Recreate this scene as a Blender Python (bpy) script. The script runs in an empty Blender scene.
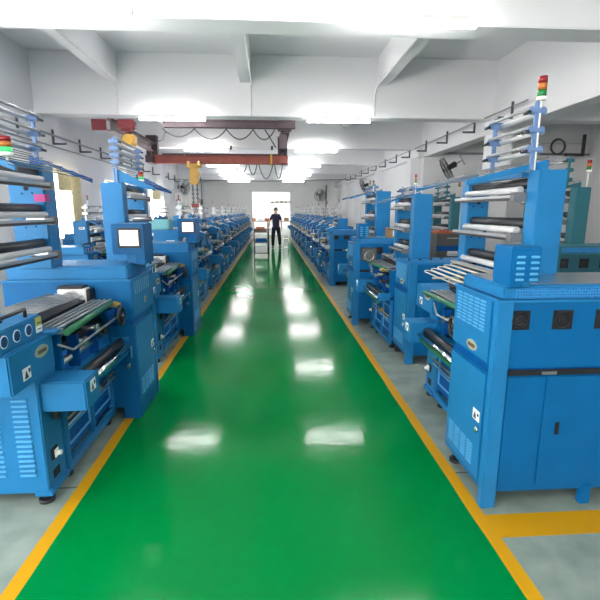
import bpy, bmesh, math, random
from mathutils import Vector, Matrix
C = bpy.context.scene
COL = C.collection
random.seed(7)
PI = math.pi

# ------------------------------------------------------------------ materials
def nodes_of(name):
    m = bpy.data.materials.new(name); m.use_nodes = True
    nt = m.node_tree
    return m, nt, nt.nodes['Principled BSDF']

def mat(name, col, rough=0.5, metal=0.0, coat=0.0, var=0.06, nscale=6.0, bump=0.0, emit=None, estr=0.0, spec=0.5):
    """procedural paint / metal / plastic: base colour broken up by a soft noise"""
    m, nt, b = nodes_of(name)
    b.inputs['Roughness'].default_value = rough
    b.inputs['Metallic'].default_value = metal
    b.inputs['Coat Weight'].default_value = coat
    b.inputs['Coat Roughness'].default_value = 0.12
    b.inputs['Specular IOR Level'].default_value = spec
    tc = nt.nodes.new('ShaderNodeTexCoord')
    nz = nt.nodes.new('ShaderNodeTexNoise'); nz.inputs['Scale'].default_value = nscale
    nz.inputs['Detail'].default_value = 4
    nt.links.new(tc.outputs['Object'], nz.inputs['Vector'])
    cr = nt.nodes.new('ShaderNodeValToRGB')
    cr.color_ramp.elements[0].position = 0.3; cr.color_ramp.elements[1].position = 0.7
    cr.color_ramp.elements[0].color = tuple(max(0, c*(1-var)) for c in col) + (1,)
    cr.color_ramp.elements[1].color = tuple(min(1, c*(1+var)) for c in col) + (1,)
    nt.links.new(nz.outputs['Fac'], cr.inputs['Fac'])
    nt.links.new(cr.outputs['Color'], b.inputs['Base Color'])
    if bump:
        bp = nt.nodes.new('ShaderNodeBump'); bp.inputs['Strength'].default_value = bump
        bp.inputs['Distance'].default_value = 0.01
        nz2 = nt.nodes.new('ShaderNodeTexNoise'); nz2.inputs['Scale'].default_value = nscale*8
        nt.links.new(tc.outputs['Object'], nz2.inputs['Vector'])
        nt.links.new(nz2.outputs['Fac'], bp.inputs['Height'])
        nt.links.new(bp.outputs['Normal'], b.inputs['Normal'])
    if emit:
        b.inputs['Emission Color'].default_value = tuple(emit)+(1,)
        b.inputs['Emission Strength'].default_value = estr
    return m

M = {}
M['blue'] = mat('blue_paint', (0.001, 0.108, 0.300), 0.40, spec=.22)
M['blue_light'] = mat('blue_light_paint', (0.013, 0.165, 0.390), 0.42, spec=.25)
M['blue_deep'] = mat('blue_deep_paint', (0.000, 0.072, 0.29), 0.45, spec=.22)
M['louvre'] = mat('blue_louvre_paint', (0.09, 0.36, 0.64), 0.38, spec=.3)
M['teal'] = mat('teal_paint', (0.008, 0.085, 0.120), 0.42, coat=0.1)
M['teal_light'] = mat('teal_light_paint', (0.02, 0.14, 0.18), 0.42)
M['black'] = mat('black_rubber', (0.015, 0.016, 0.02), 0.45)
M['dark'] = mat('dark_recess', (0.006, 0.007, 0.012), 0.8)
M['steel'] = mat('brushed_steel', (0.55, 0.56, 0.58), 0.28, metal=1.0)
M['alu'] = mat('anodised_aluminium', (0.42, 0.44, 0.46), 0.38, metal=0.7)
M['chrome'] = mat('chrome', (0.8, 0.8, 0.82), 0.12, metal=1.0)
M['whiteroll'] = mat('white_roller', (0.50, 0.51, 0.53), 0.35)
M['greenroll'] = mat('green_roller', (0.02, 0.14, 0.07), 0.35)
M['brass'] = mat('brass', (0.60, 0.42, 0.16), 0.35, metal=0.9)
M['wire'] = mat('cream_wire', (0.50, 0.50, 0.42), 0.35, metal=0.4)
M['white'] = mat('white_plastic', (0.82, 0.82, 0.82), 0.4)
M['label'] = mat('label_paper', (0.85, 0.86, 0.88), 0.5)
M['ink'] = mat('label_ink', (0.03, 0.035, 0.06), 0.6)
M['yellow'] = mat('warning_yellow', (0.50, 0.46, 0.09), 0.5)
M['magenta'] = mat('magenta_tag', (0.42, 0.02, 0.20), 0.5)
M['plate'] = mat('name_plate', (0.62, 0.58, 0.52), 0.3, metal=0.5)
M['copper'] = mat('plate_dark', (0.16, 0.09, 0.06), 0.4)
M['screen'] = mat('lit_screen', (0.8, 0.8, 0.8), 0.3, emit=(1.0, 0.97, 0.93), estr=0.25)
M['red'] = mat('signal_red', (0.26, 0.008, 0.02), 0.3)
M['amber'] = mat('signal_amber', (0.48, 0.14, 0.02), 0.3)
M['green'] = mat('signal_green', (0.008, 0.18, 0.04), 0.3)
M['green_lit'] = mat('signal_green_lit', (0.03, 0.35, 0.10), 0.3, emit=(0.1, 1.0, 0.35), estr=0.08)
M['crane_red'] = mat('crane_red', (0.34, 0.085, 0.065), 0.6, var=0.15)
M['crane_dark'] = mat('crane_purple_brown', (0.075, 0.048, 0.060), 0.6, var=0.15)
M['crane_pink'] = mat('crane_faded_red', (0.15, 0.092, 0.100), 0.6, var=0.12)
M['crane_block'] = mat('crane_block_red', (0.20, 0.030, 0.040), 0.6)
M['pale_hole'] = mat('pale_punched_hole', (0.30, 0.52, 0.68), 0.5)
M['blue_pale'] = mat('pale_blue_paint', (0.13, 0.22, 0.42), 0.4, spec=.3)
M['hoist'] = mat('hoist_yellow', (0.62, 0.36, 0.06), 0.5)
M['wall'] = mat('wall_plaster', (0.86, 0.86, 0.875), 0.85, var=0.02, nscale=1.2)
M['ceil'] = mat('ceiling_plaster', (0.86, 0.86, 0.885), 0.85, var=0.02, nscale=0.8)
M['beam'] = mat('beam_plaster', (0.84, 0.84, 0.865), 0.8, var=0.02, nscale=0.8)
M['lamp'] = mat('tube_lamp', (1, 1, 1), 0.4, emit=(1.0, 0.985, 0.96), estr=16.0)
M['fixture'] = mat('lamp_fixture', (0.8, 0.8, 0.8), 0.5)
M['pipe'] = mat('white_conduit', (0.80, 0.80, 0.82), 0.5)
M['pipe_grey'] = mat('grey_pipe', (0.28, 0.29, 0.31), 0.5)
M['midgrey'] = mat('mid_grey_metal', (0.13, 0.135, 0.145), 0.45)
M['hookm'] = mat('dark_hook', (0.07, 0.072, 0.08), 0.6)
M['curtain'] = mat('cream_curtain', (0.80, 0.70, 0.42), 0.9, var=0.12, nscale=14)
M['winframe'] = mat('window_frame', (0.30, 0.27, 0.22), 0.5)
M['cardboard'] = mat('cardboard', (0.26, 0.16, 0.085), 0.8)
M['greycab'] = mat('grey_cabinet_paint', (0.085, 0.088, 0.082), 0.5)
M['orange'] = mat('orange_cloth', (0.45, 0.12, 0.06), 0.7)
M['turq'] = mat('turquoise_plastic', (0.11, 0.36, 0.40), 0.4)
M['skin'] = mat('skin', (0.50, 0.28, 0.19), 0.55)
M['navy'] = mat('navy_cotton', (0.012, 0.016, 0.045), 0.85)
M['trouser'] = mat('black_trousers', (0.008, 0.010, 0.022), 0.85)
M['hair'] = mat('black_hair', (0.008, 0.007, 0.007), 0.6)
M['shoe'] = mat('dark_shoe', (0.05, 0.045, 0.045), 0.6)
M['sole'] = mat('pale_sole', (0.5, 0.5, 0.48), 0.6)

# glass: thin clear pane
m, nt, b = nodes_of('window_glass')
gl = nt.nodes.new('ShaderNodeBsdfGlossy'); gl.inputs['Roughness'].default_value = 0.03
tr = nt.nodes.new('ShaderNodeBsdfTransparent'); mx = nt.nodes.new('ShaderNodeMixShader')
lw = nt.nodes.new('ShaderNodeLayerWeight'); lw.inputs['Blend'].default_value = 0.3
mu = nt.nodes.new('ShaderNodeMath'); mu.operation = 'MULTIPLY'; mu.inputs[1].default_value = 0.22
nt.links.new(lw.outputs['Facing'], mu.inputs[0]); nt.links.new(mu.outputs[0], mx.inputs['Fac'])
nt.links.new(tr.outputs[0], mx.inputs[1]); nt.links.new(gl.outputs[0], mx.inputs[2])
nt.links.new(mx.outputs[0], nt.nodes['Material Output'].inputs['Surface'])
M['glass'] = m

# painted concrete floor: green epoxy lane, orange lines, grey-green sides
def floor_material():
    m, nt, b = nodes_of('painted_floor')
    N, L = nt.nodes, nt.links
    tc = N.new('ShaderNodeTexCoord'); sep = N.new('ShaderNodeSeparateXYZ')
    L.new(tc.outputs['Object'], sep.inputs[0])
    wob = N.new('ShaderNodeTexNoise'); wob.inputs['Scale'].default_value = 1.5
    L.new(tc.outputs['Object'], wob.inputs['Vector'])
    def math_(op, a, bb):
        n = N.new('ShaderNodeMath'); n.operation = op
        for i, v in enumerate((a, bb)):
            if v is None: continue
            if isinstance(v, (int, float)): n.inputs[i].default_value = v
            else: L.new(v, n.inputs[i])
        return n.outputs[0]
    w = math_('MULTIPLY', math_('SUBTRACT', wob.outputs['Fac'], 0.5), 0.02)
    ax = math_('ADD', math_('ABSOLUTE', math_('ADD', sep.outputs['X'], 0.02), None), w)
    inside = math_('LESS_THAN', sep.outputs['Y'], 30.6)
    in_green = math_('MULTIPLY', math_('LESS_THAN', ax, 1.075), inside)
    in_line = math_('MULTIPLY', math_('LESS_THAN', ax, 1.147), inside)
    # transverse orange line right of the lane, just in front of the first right press
    y0 = math_('GREATER_THAN', sep.outputs['Y'], 1.85); y1 = math_('LESS_THAN', sep.outputs['Y'], 2.02)
    xr = math_('GREATER_THAN', sep.outputs['X'], 1.05)
    band = math_('MULTIPLY', math_('MULTIPLY', y0, y1), xr)
    line = math_('MAXIMUM', in_line, band)
    # colours
    big = N.new('ShaderNodeTexNoise'); big.inputs['Scale'].default_value = 0.7; big.inputs['Detail'].default_value = 5
    L.new(tc.outputs['Object'], big.inputs['Vector'])
    def ramp(c0, c1, src, p0=0.3, p1=0.7):
        r = N.new('ShaderNodeValToRGB'); r.color_ramp.elements[0].color = c0+(1,); r.color_ramp.elements[1].color = c1+(1,)
        r.color_ramp.elements[0].position = p0; r.color_ramp.elements[1].position = p1
        L.new(src, r.inputs['Fac']); return r.outputs['Color']
    green = ramp((0.000, 0.165, 0.032), (0.000, 0.208, 0.044), big.outputs['Fac'])
    orange = ramp((0.50, 0.255, 0.003), (0.60, 0.32, 0.006), big.outputs['Fac'])
    fine = N.new('ShaderNodeTexNoise'); fine.inputs['Scale'].default_value = 5; fine.inputs['Detail'].default_value = 8
    L.new(tc.outputs['Object'], fine.inputs['Vector'])
    grey = ramp((0.17, 0.225, 0.20), (0.27, 0.33, 0.30), fine.outputs['Fac'])
    def mixc(f, a, bb):
        n = N.new('ShaderNodeMix'); n.data_type = 'RGBA'
        L.new(f, n.inputs[0]); L.new(a, n.inputs[6]); L.new(bb, n.inputs[7]); return n.outputs[2]
    c = mixc(line, grey, orange); c = mixc(in_green, c, green)
    # slab joints in the grey concrete
    fr = math_('FRACT', math_('DIVIDE', sep.outputs['Y'], 2.4), None)
    jl = math_('MULTIPLY', math_('LESS_THAN', fr, 0.006), math_('SUBTRACT', 1.0, line))
    jc = N.new('ShaderNodeRGB'); jc.outputs[0].default_value = (0.09, 0.11, 0.10, 1)
    c = mixc(jl, c, jc.outputs[0])
    L.new(c, b.inputs['Base Color'])
    rg = N.new('ShaderNodeMix'); rg.data_type = 'FLOAT'
    L.new(in_green, rg.inputs[0]); rg.inputs[2].default_value = 0.42; rg.inputs[3].default_value = 0.105
    L.new(rg.outputs[0], b.inputs['Roughness'])
    b.inputs['Specular IOR Level'].default_value = 0.0
    bn = N.new('ShaderNodeTexNoise'); bn.inputs['Scale'].default_value = 9.0; bn.inputs['Detail'].default_value = 3
    L.new(tc.outputs['Object'], bn.inputs['Vector'])
    bp = N.new('ShaderNodeBump'); bp.inputs['Strength'].default_value = 0.22; bp.inputs['Distance'].default_value = 0.006
    L.new(bn.outputs['Fac'], bp.inputs['Height']); L.new(bp.outputs['Normal'], b.inputs['Normal'])
    gl = N.new('ShaderNodeBsdfGlossy'); L.new(rg.outputs[0], gl.inputs['Roughness']); L.new(bp.outputs['Normal'], gl.inputs['Normal'])
    fr_ = N.new('ShaderNodeFresnel'); fr_.inputs['IOR'].default_value = 1.38
    k = math_('MULTIPLY', fr_.outputs[0], 0.62)
    ms = N.new('ShaderNodeMixShader'); L.new(k, ms.inputs[0]); L.new(b.outputs[0], ms.inputs[1]); L.new(gl.outputs[0], ms.inputs[2])
    L.new(ms.outputs[0], N['Material Output'].inputs['Surface'])
    return m
M['floor'] = floor_material()

# perforated sheet: small dark holes in blue paint
def perforated():
    m, nt, b = nodes_of('perforated_blue_sheet')
    N, L = nt.nodes, nt.links
    tc = N.new('ShaderNodeTexCoord'); v = N.new('ShaderNodeTexVoronoi'); v.inputs['Scale'].default_value = 70
    v.inputs['Randomness'].default_value = 0.15
    L.new(tc.outputs['Object'], v.inputs['Vector'])
    r = N.new('ShaderNodeValToRGB'); r.color_ramp.interpolation = 'CONSTANT'
    r.color_ramp.elements[0].color = (0.004, 0.04, 0.13, 1); r.color_ramp.elements[1].color = (0.02, 0.21, 0.52, 1)
    r.color_ramp.elements[1].position = 0.34
    L.new(v.outputs['Distance'], r.inputs['Fac']); L.new(r.outputs['Color'], b.inputs['Base Color'])
    b.inputs['Roughness'].default_value = 0.45
    return m
M['perf'] = perforated()

# ------------------------------------------------------------------ mesh builder
class MB:
    def __init__(s): s.bm = bmesh.new(); s.mats = []; s.cur = 0
    def use(s, m):
        if m not in s.mats: s.mats.append(m)
        s.cur = s.mats.index(m); return s
    def _tag(s, faces, smooth=False):
        for f in faces: f.material_index = s.cur; f.smooth = smooth
    def box(s, x0, x1, y0, y1, z0, z1, b=0.0, rot=None, piv=None):
        g = bmesh.ops.create_cube(s.bm, size=1.0); vs = g['verts']
        sx, sy, sz = x1-x0, y1-y0, z1-z0
        for v in vs: v.co = Vector(((v.co.x+.5)*sx+x0, (v.co.y+.5)*sy+y0, (v.co.z+.5)*sz+z0))
        faces = list({f for v in vs for f in v.link_faces})
        s._tag(faces)
        if b > 0:
            ed = list({e for v in vs for e in v.link_edges})
            r = bmesh.ops.bevel(s.bm, geom=ed, offset=min(b, .45*min(abs(sx), abs(sy), abs(sz))), segments=2, affect='EDGES', clamp_overlap=True)
            vs = list({v for f in r['faces'] for v in f.verts} | {v for v in vs if v.is_valid})
            s._tag({f for v in vs for f in v.link_faces})
        if rot is not None:
            piv = Vector(piv) if piv is not None else Vector(((x0+x1)/2, (y0+y1)/2, (z0+z1)/2))
            for v in vs: v.co = rot @ (v.co-piv) + piv
        return s
    def cyl(s, p, q, r, seg=12, r2=None, caps=True, smooth=True):
        p, q = Vector(p), Vector(q); r2 = r if r2 is None else r2
        d = (q-p).normalized(); a = d.orthogonal().normalized(); bb = d.cross(a)
        r0 = []; r1 = []
        for i in range(seg):
            t = 2*PI*i/seg; o = a*math.cos(t)+bb*math.sin(t)
            r0.append(s.bm.verts.new(p+o*r)); r1.append(s.bm.verts.new(q+o*r2))
        fs = [s.bm.faces.new((r0[i], r0[(i+1) % seg], r1[(i+1) % seg], r1[i])) for i in range(seg)]
        s._tag(fs, smooth)
        if caps: s._tag([s.bm.faces.new(list(reversed(r0))), s.bm.faces.new(r1)])
        return s
    def tube(s, pts, r, seg=8):
        pts = [Vector(p) for p in pts]; rings = []
        a = None
        for i, p in enumerate(pts):
            d = ((pts[min(i+1, len(pts)-1)]-pts[max(i-1, 0)])).normalized()
            if a is None: a = d.orthogonal().normalized()
            a = (a - d*a.dot(d)); a = a.normalized() if a.length > 1e-5 else d.orthogonal().normalized()
            bb = d.cross(a)
            rings.append([s.bm.verts.new(p+(a*math.cos(2*PI*k/seg)+bb*math.sin(2*PI*k/seg))*r) for k in range(seg)])
        fs = []
        for u, v in zip(rings, rings[1:]):
            fs += [s.bm.faces.new((u[k], u[(k+1) % seg], v[(k+1) % seg], v[k])) for k in range(seg)]
        s._tag(fs, True)
        s._tag([s.bm.faces.new(list(reversed(rings[0]))), s.bm.faces.new(rings[-1])])
        return s
    def prism(s, poly, axis, a0, a1, smooth=False):
        """poly: 2-D outline in the two other axes (x,y,z order)"""
        def mk(u, v, a): return {'x': (a, u, v), 'y': (u, a, v), 'z': (u, v, a)}[axis]
        A = [s.bm.verts.new(mk(u, v, a0)) for u, v in poly]; B = [s.bm.verts.new(mk(u, v, a1)) for u, v in poly]
        n = len(poly)
        fs = [s.bm.faces.new((A[i], A[(i+1) % n], B[(i+1) % n], B[i])) for i in range(n)]
        s._tag(fs, smooth)
        s._tag([s.bm.faces.new(list(reversed(A))), s.bm.faces.new(B)])
        return s
    def torus(s, c, axis, R, r, seg=24, sub=8):
        c = Vector(c); d = Vector(axis).normalized(); a = d.orthogonal().normalized(); bb = d.cross(a)
        g = []
        for i in range(seg):
            t = 2*PI*i/seg; o = a*math.cos(t)+bb*math.sin(t)
            g.append([s.bm.verts.new(c+o*(R+r*math.cos(2*PI*j/sub))+d*r*math.sin(2*PI*j/sub)) for j in range(sub)])
        fs = []
        for i in range(seg):
            u, v = g[i], g[(i+1) % seg]
            fs += [s.bm.faces.new((u[j], u[(j+1) % sub], v[(j+1) % sub], v[j])) for j in range(sub)]
        s._tag(fs, True); return s
    def ball(s, c, rx, ry=None, rz=None, u=16, v=10):
        ry = rx if ry is None else ry; rz = rx if rz is None else rz
        g = bmesh.ops.create_uvsphere(s.bm, u_segments=u, v_segments=v, radius=1.0)
        for w in g['verts']: w.co = Vector((w.co.x*rx+c[0], w.co.y*ry+c[1], w.co.z*rz+c[2]))
        s._tag({f for w in g['verts'] for f in w.link_faces}, True); return s
    def build(s, name, material=None, parent=None):
        bmesh.ops.recalc_face_normals(s.bm, faces=s.bm.faces[:])
        me = bpy.data.meshes.new(name); s.bm.to_mesh(me); s.bm.free()
        ms = list(s.mats)
        if not ms: ms = [material]
        for m_ in ms: me.materials.append(M[m_] if isinstance(m_, str) else m_)
        o = bpy.data.objects.new(name, me); COL.objects.link(o)
        if parent is not None: o.parent = parent
        return o

def tag(o, label=None, cat=None, group=None, kind=None):
    if label: o['label'] = label
    if cat: o['category'] = cat
    if group: o['group'] = group
    if kind: o['kind'] = kind
    return o
def thing(name, label, cat, loc=(0, 0, 0), rz=0.0, group=None):
    e = bpy.data.objects.new(name, None); COL.objects.link(e); e.empty_display_size = .1
    e.location = loc; e.rotation_euler = (0, 0, rz)
    return tag(e, label, cat, group)
CH = {}
def copy_tree(o, loc=None, rz=None, label=None, group=None):
    kids = {}
    for c in bpy.data.objects:
        if c.parent: kids.setdefault(c.parent.name, []).append(c)
    def rec(src, par):
        c = src.copy(); COL.objects.link(c); c.parent = par
        for k in kids.get(src.name, []): rec(k, c)
        return c
    r = rec(o, None)
    if loc is not None: r.location = loc
    if rz is not None: r.rotation_euler = (0, 0, rz)
    if label: r['label'] = label
    if group: r['group'] = group
    return r
def structure(o): o['kind'] = 'structure'; return o

# ------------------------------------------------------------------ room
XL, XR, YB, YF = -4.42, 4.5, -4.6, 30.6
ZB = 3.4           # underside of the cross beams
ZC = 4.5           # ceiling slab
XO = 9.5           # outer side of the open bay on the right
MB().box(XL-.2, XO+.2, YB-.2, YF+12, -.12, 0).build('floor', 'floor')
structure(bpy.data.objects['floor'])
structure(MB().box(XL-.2, XO+.2, YB-.2, YF+12, ZC, ZC+.15).build('ceiling', 'ceil'))
# left wall with window openings
WIN = [(9.62, 10.62), (16.9, 19.0), (4.9, 6.9), (22.6, 24.0), (12.4, 14.9), (0.2, 3.6), (-3.6, -.8), (37.2, 41.2)]  # openings without curtains are added to let in more daylight
WZ0, WZ1 = 0.98, 2.42
w = MB()
ys = sorted(WIN); cur = YB
for a, b_ in ys:
    w.box(XL-.2, XL, cur, a, 0, ZC); w.box(XL-.2, XL, a, b_, 0, WZ0); w.box(XL-.2, XL, a, b_, WZ1, ZC); cur = b_
w.box(XL-.2, XL, cur, YF+12, 0, ZC)
structure(w.build('wall_left', 'wall'))
# right wall from the second beam onward, then the open bay's back wall
WR = [(37.2, 41.2)]  # unseen opening, added to daylight the room beyond the doorway
w = MB().box(XR, XR+.2, 13.2, 37.2, 0, ZC).box(XR, XR+.2, 41.2, YF+12, 0, ZC)
for a, b_ in WR: w.box(XR, XR+.2, a, b_, 0, WZ0).box(XR, XR+.2, a, b_, WZ1, ZC)
structure(w.build('wall_right', 'wall'))
structure(MB().box(XR+.2, XO+.2, 13.2, 13.4, 0, ZC).build('wall_bay_back', 'wall'))
structure(MB().box(XO, XO+.2, YB, 13.2, 0, ZC).build('wall_bay_side', 'wall'))
BW = [(-4.0, -1.5)]  # unseen opening behind the camera, added to light the beam faces
w = MB(); cur = XL
for a, b_ in BW:
    w.box(cur, a, YB-.2, YB, 0, ZC); w.box(a, b_, YB-.2, YB, 0, 1.5); w.box(a, b_, YB-.2, YB, 3.3, ZC); cur = b_
w.box(cur, XO, YB-.2, YB, 0, ZC)
structure(w.build('wall_back', 'wall'))
w = MB(); DX0, DX1, DZ = -1.27, 1.31, 2.86
w.box(XL, DX0, YF, YF+.25, 0, ZC); w.box(DX1, XR, YF, YF+.25, 0, ZC); w.box(DX0, DX1, YF, YF+.25, DZ, ZC)
structure(w.build('wall_far', 'wall'))
structure(MB().box(XL, XR, YF+11.8, YF+12, 0, ZC).build('wall_beyond', 'wall'))
# panels seams on far wall
t = MB()
for x in (-3.4, -2.3, 2.25, 3.2): t.box(x-.012, x+.012, YF-.012, YF, 0, 3.3)
t.box(XL, DX0-.05, YF-.015, YF, 2.92, 2.95); t.box(DX1+.05, XR, YF-.015, YF, 2.92, 2.95)
structure(t.build('trim_1', 'pipe'))
# beams
bi = 2
for k in range(-1, 5):
    y = 9.1+4.4*(k)
    x1 = XO if y < 12.8 else XR
    if y > YF: break
    structure(MB().box(XL, x1, y, y+.35, ZB, ZC-.001, .01).build('trim_%d' % bi, 'beam')); bi += 1
structure(MB().box(XL, XO, 0.0, .35, ZB, ZC-.001, .01).build('trim_%d' % bi, 'beam')); bi += 1
# longitudinal ribs between cross beams
for x in (-2.95, -0.45, 2.2):
    for k in range(-1, 6):
        y = 9.1+4.4*(k-1)
        if y+.35 < 0: continue
        structure(MB().box(x-.11, x+.11, y+.355, min(y+4.395, YF), 4.0, ZC-.001, .008).build('trim_%d' % bi, 'beam')); bi += 1
# beam running along the right-hand column line
structure(MB().box(XR-.02, XR+.3, YB, 13.18, 3.15, ZC-.001, .01).build('trim_%d' % bi, 'beam')); bi += 1
structure(MB().box(XR-.18, XR-.001, 13.18, YF, 3.15, 3.399, .01).build('trim_%d' % bi, 'beam')); bi += 1
for y in (0.0, 4.7, 9.1):
    structure(MB().box(XR+.0, XR+.4, y-.03, y+.38, 0, 3.149, .01).build('trim_%d' % bi, 'beam')); bi += 1
for y in (13.5, 17.9, 22.3, 26.7):
    structure(MB().box(XL, XL+.28, y-.02, y+.37, 0, ZB-.001, .01).build('trim_%d' % bi, 'beam')); bi += 1
    structure(MB().box(XR-.3, XR, y-.02, y+.37, 0, 3.149, .01).build('trim_%d' % bi, 'beam')); bi += 1
# skirting of the far wall opening
structure(MB().box(DX0-.06, DX0, YF-.02, YF+.27, 0, DZ+.06).box(DX1, DX1+.06, YF-.02, YF+.27, 0, DZ+.06)
          .box(DX0, DX1, YF-.02, YF+.27, DZ, DZ+.06).build('trim_%d' % bi, 'pipe')); bi += 1

for i, (a, b_) in enumerate(BW):  # frame and pane of the window added for daylight
    e = bpy.data.objects.new('window_%d' % (i+11), None); COL.objects.link(e); e.location = (a, YB-.12, 1.5); structure(e)
    W = b_-a
    f = MB().box(0, W, 0, .06, 0, .05).box(0, W, 0, .06, 1.75, 1.8).box(0, .05, 0, .06, .05, 1.75).box(W-.05, W, 0, .06, .05, 1.75).box(W/2-.02, W/2+.02, 0, .06, .05, 1.75)
    f.build('window_frame', 'winframe', e)
    MB().box(.03, W-.03, .025, .031, .03, 1.77).build('window_pane', 'glass', e)
def portal(loc, rot, sx, sy):
    l = bpy.data.lights.new('window_daylight', 'AREA'); l.shape = 'RECTANGLE'; l.size = sx; l.size_y = sy; l.cycles.is_portal = True
    o = bpy.data.objects.new('window_daylight', l); COL.objects.link(o); o.location = loc; o.rotation_euler = rot
for a, b_ in BW: portal(((a+b_)/2, YB-.21, 2.4), (PI/2, 0, 0), b_-a, 1.8)
for a, b_ in WR: portal((XR+.21, (a+b_)/2, 1.7), (0, PI/2, 0), 1.44, b_-a)
for a, b_ in WIN: portal((XL-.21, (a+b_)/2, 1.7), (0, -PI/2, 0), 1.44, b_-a)
# windows + curtains, including the windows added for daylight
for i, (a, b_) in enumerate(WIN):
    e = bpy.data.objects.new('window_%d' % (i+1), None); COL.objects.link(e); e.location = (XL, a, WZ0); structure(e)
    W, Hh = b_-a, WZ1-WZ0
    f = MB(); t_ = .045
    f.box(-.12, -.06, 0, W, 0, t_).box(-.12, -.06, 0, W, Hh-t_, Hh).box(-.12, -.06, 0, t_, t_, Hh-t_).box(-.12, -.06, W-t_, W, t_, Hh-t_)
    f.box(-.12, -.06, W*.5-.02, W*.5+.02, t_, Hh-t_).box(-.118, -.062, t_, W-t_, Hh*.66-.02, Hh*.66+.02)
    f.build('window_frame', 'winframe', e)
    MB().box(-.095, -.088, t_*.5, W-t_*.5, t_*.5, Hh-t_*.5).build('window_pane', 'glass', e)
    MB().box(-.06, .05, -.05, W+.05, -.04, 0, .006).build('window_sill', 'wall', e)
for i, (a, b_) in enumerate(WIN[:4]):
    W = b_-a
    lab = ['cream pleated curtain on the window nearest behind the first left press', 'cream pleated curtain on the window past the second left press',
           'cream pleated curtain on the window nearest the camera', 'cream pleated curtain on the farthest left window'][i]
    c = thing('curtain', lab, 'curtain', (XL+.09, a, 0), group='curtains on the left wall')
    for (u0, u1, z0, z1) in ((W*.52, W*1.0, WZ0+.02, WZ1+.03), (-.05, W*.5, WZ1-.40, WZ1+.03)):
        n = int((u1-u0)/.012); g = MB(); prev = None
        top = []; bot = []
        for k in range(n+1):
            u = u0+(u1-u0)*k/n; x = .018*math.sin(k*1.15)
            top.append(g.bm.verts.new((x, u, z1))); bot.append(g.bm.verts.new((x*1.3, u, z0)))
        g._tag([g.bm.faces.new((bot[k], bot[k+1], top[k+1], top[k])) for k in range(n)], True)
        o = g.build('curtain_panel', 'curtain', c)
        sm = o.modifiers.new('thick', 'SOLIDIFY'); sm.thickness = .004
    MB().cyl((0, -.1, WZ1+.045), (0, W+.1, WZ1+.045), .012).build('curtain_rod', 'steel', c)

# ------------------------------------------------------------------ lamps
def tube_light(x, y, z, label):
    e = thing('tube_light', label, 'ceiling light', (x, y, z), group='ceiling tube lights')
    MB().box(-.62, .62, -.035, .035, .02, .07, .006).box(-.62, -.60, -.02, .02, -.035, .02).box(.60, .62, -.02, .02, -.035, .02).build('lamp_housing', 'fixture', e)
    for x in (-.45, .45): MB().box(x-.012, x+.012, .035, .20, .035, .055).build('lamp_bracket', 'fixture', e)
    MB().cyl((-.6, 0, -.012), (.6, 0, -.012), .024, 10).build('lamp_tube', 'lamp', e)
    return e
ordn = ['first', 'second', 'third', 'fourth', 'fifth', 'sixth', 'seventh', 'eighth', 'ninth', 'tenth', 'eleventh', 'twelfth']
n = 0
YL = [-0.1, 4.6, 9.09, 13.46, 17.85, 22.25, 26.65]
names = {-0.1: 'behind the camera', 4.6: 'on the beam nearest overhead', 9.09: 'on the beam nearest the crane', 13.46: 'on the second beam, above the red crane girder',
         17.85: 'on the third beam beyond the crane', 22.25: 'on the fourth beam', 26.65: 'on the farthest beam before the end wall'}
proto = None
for y in YL:
    for x, sd in ((-1.82, 'left'), (1.32, 'right')):
        lab = 'tube light %s, %s of the lane' % (names[y], sd)
        if proto is None: proto = tube_light(x, y-.19, ZB-.10, lab)
        else: copy_tree(proto, (x, y-.19, ZB-.10), 0, lab)
# bay light on the right; unseen tubes added to brighten the room beyond
copy_tree(proto, (6.6, 4.0, 3.4), 0, 'white tube light over the side bay of teal presses')
for k in range(4):
    x = (-1.3, 1.3)[k % 2]; y = YF+3.0+4.0*(k//2)
    copy_tree(proto, (x, y, 3.5), 0, 'added tube light brightening the room beyond the doorway, %s pair, %s one' % (('first', 'second', 'third', 'fourth')[k//2], ('left', 'right')[k % 2]))


# conduits on the first beam face
def conduit(label, pts, r=.016):
    return tag(MB().tube(pts, r).build('conduit', 'pipe'), label, 'pipe', 'conduits on the first beam')
for x, rx, lab in ((-2.95, -2.83, 'white conduit down the beam face above the crane runway'), (-.45, -.33, 'white conduit down the middle of the first beam face'), (2.2, 2.08, 'white conduit bending down the first beam beside the right tube light')):
    conduit(lab, [(rx, 5.1, 3.97), (rx, 8.95, 3.97), (rx-.02, 9.04, 3.93), (rx-.03, 9.078, 3.8), (rx-.03, 9.078, 3.42), (rx-.08, 9.05, 3.385)])

# ------------------------------------------------------------------ wall pipes and hooks
tag(MB().tube([(XR-.2, 7.6, 3.42), (XR-.2, 30.2, 3.42)], .014).build('wall_pipe', 'pipe_grey'), 'grey pipe running along the right wall behind the row of hooks', 'pipe')
tag(MB().tube([(XL+.05, 3.2, 3.10), (XL+.05, 13.4, 3.10)], .02).build('wall_pipe', 'pipe_grey'), 'grey pipe along the left wall above the near window, upper of two', 'pipe')
tag(MB().tube([(XL+.05, 3.2, 2.88), (XL+.05, 13.4, 2.88)], .014).build('wall_pipe', 'pipe_grey'), 'thin grey pipe along the left wall above the near window, lower of two', 'pipe')
tag(MB().tube([(XR+.4, 13.15, 3.25), (XO, 13.15, 3.25)], .03).build('wall_pipe', 'pipe_grey'), 'dark pipe crossing the back wall of the side bay', 'pipe')
tag(MB().tube([(XR+.9, 13.15, 3.56), (XO, 13.15, 3.56)], .02).build('wall_pipe', 'pipe'), 'pale upper pipe crossing the back wall of the side bay', 'pipe')
hp = None
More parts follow.
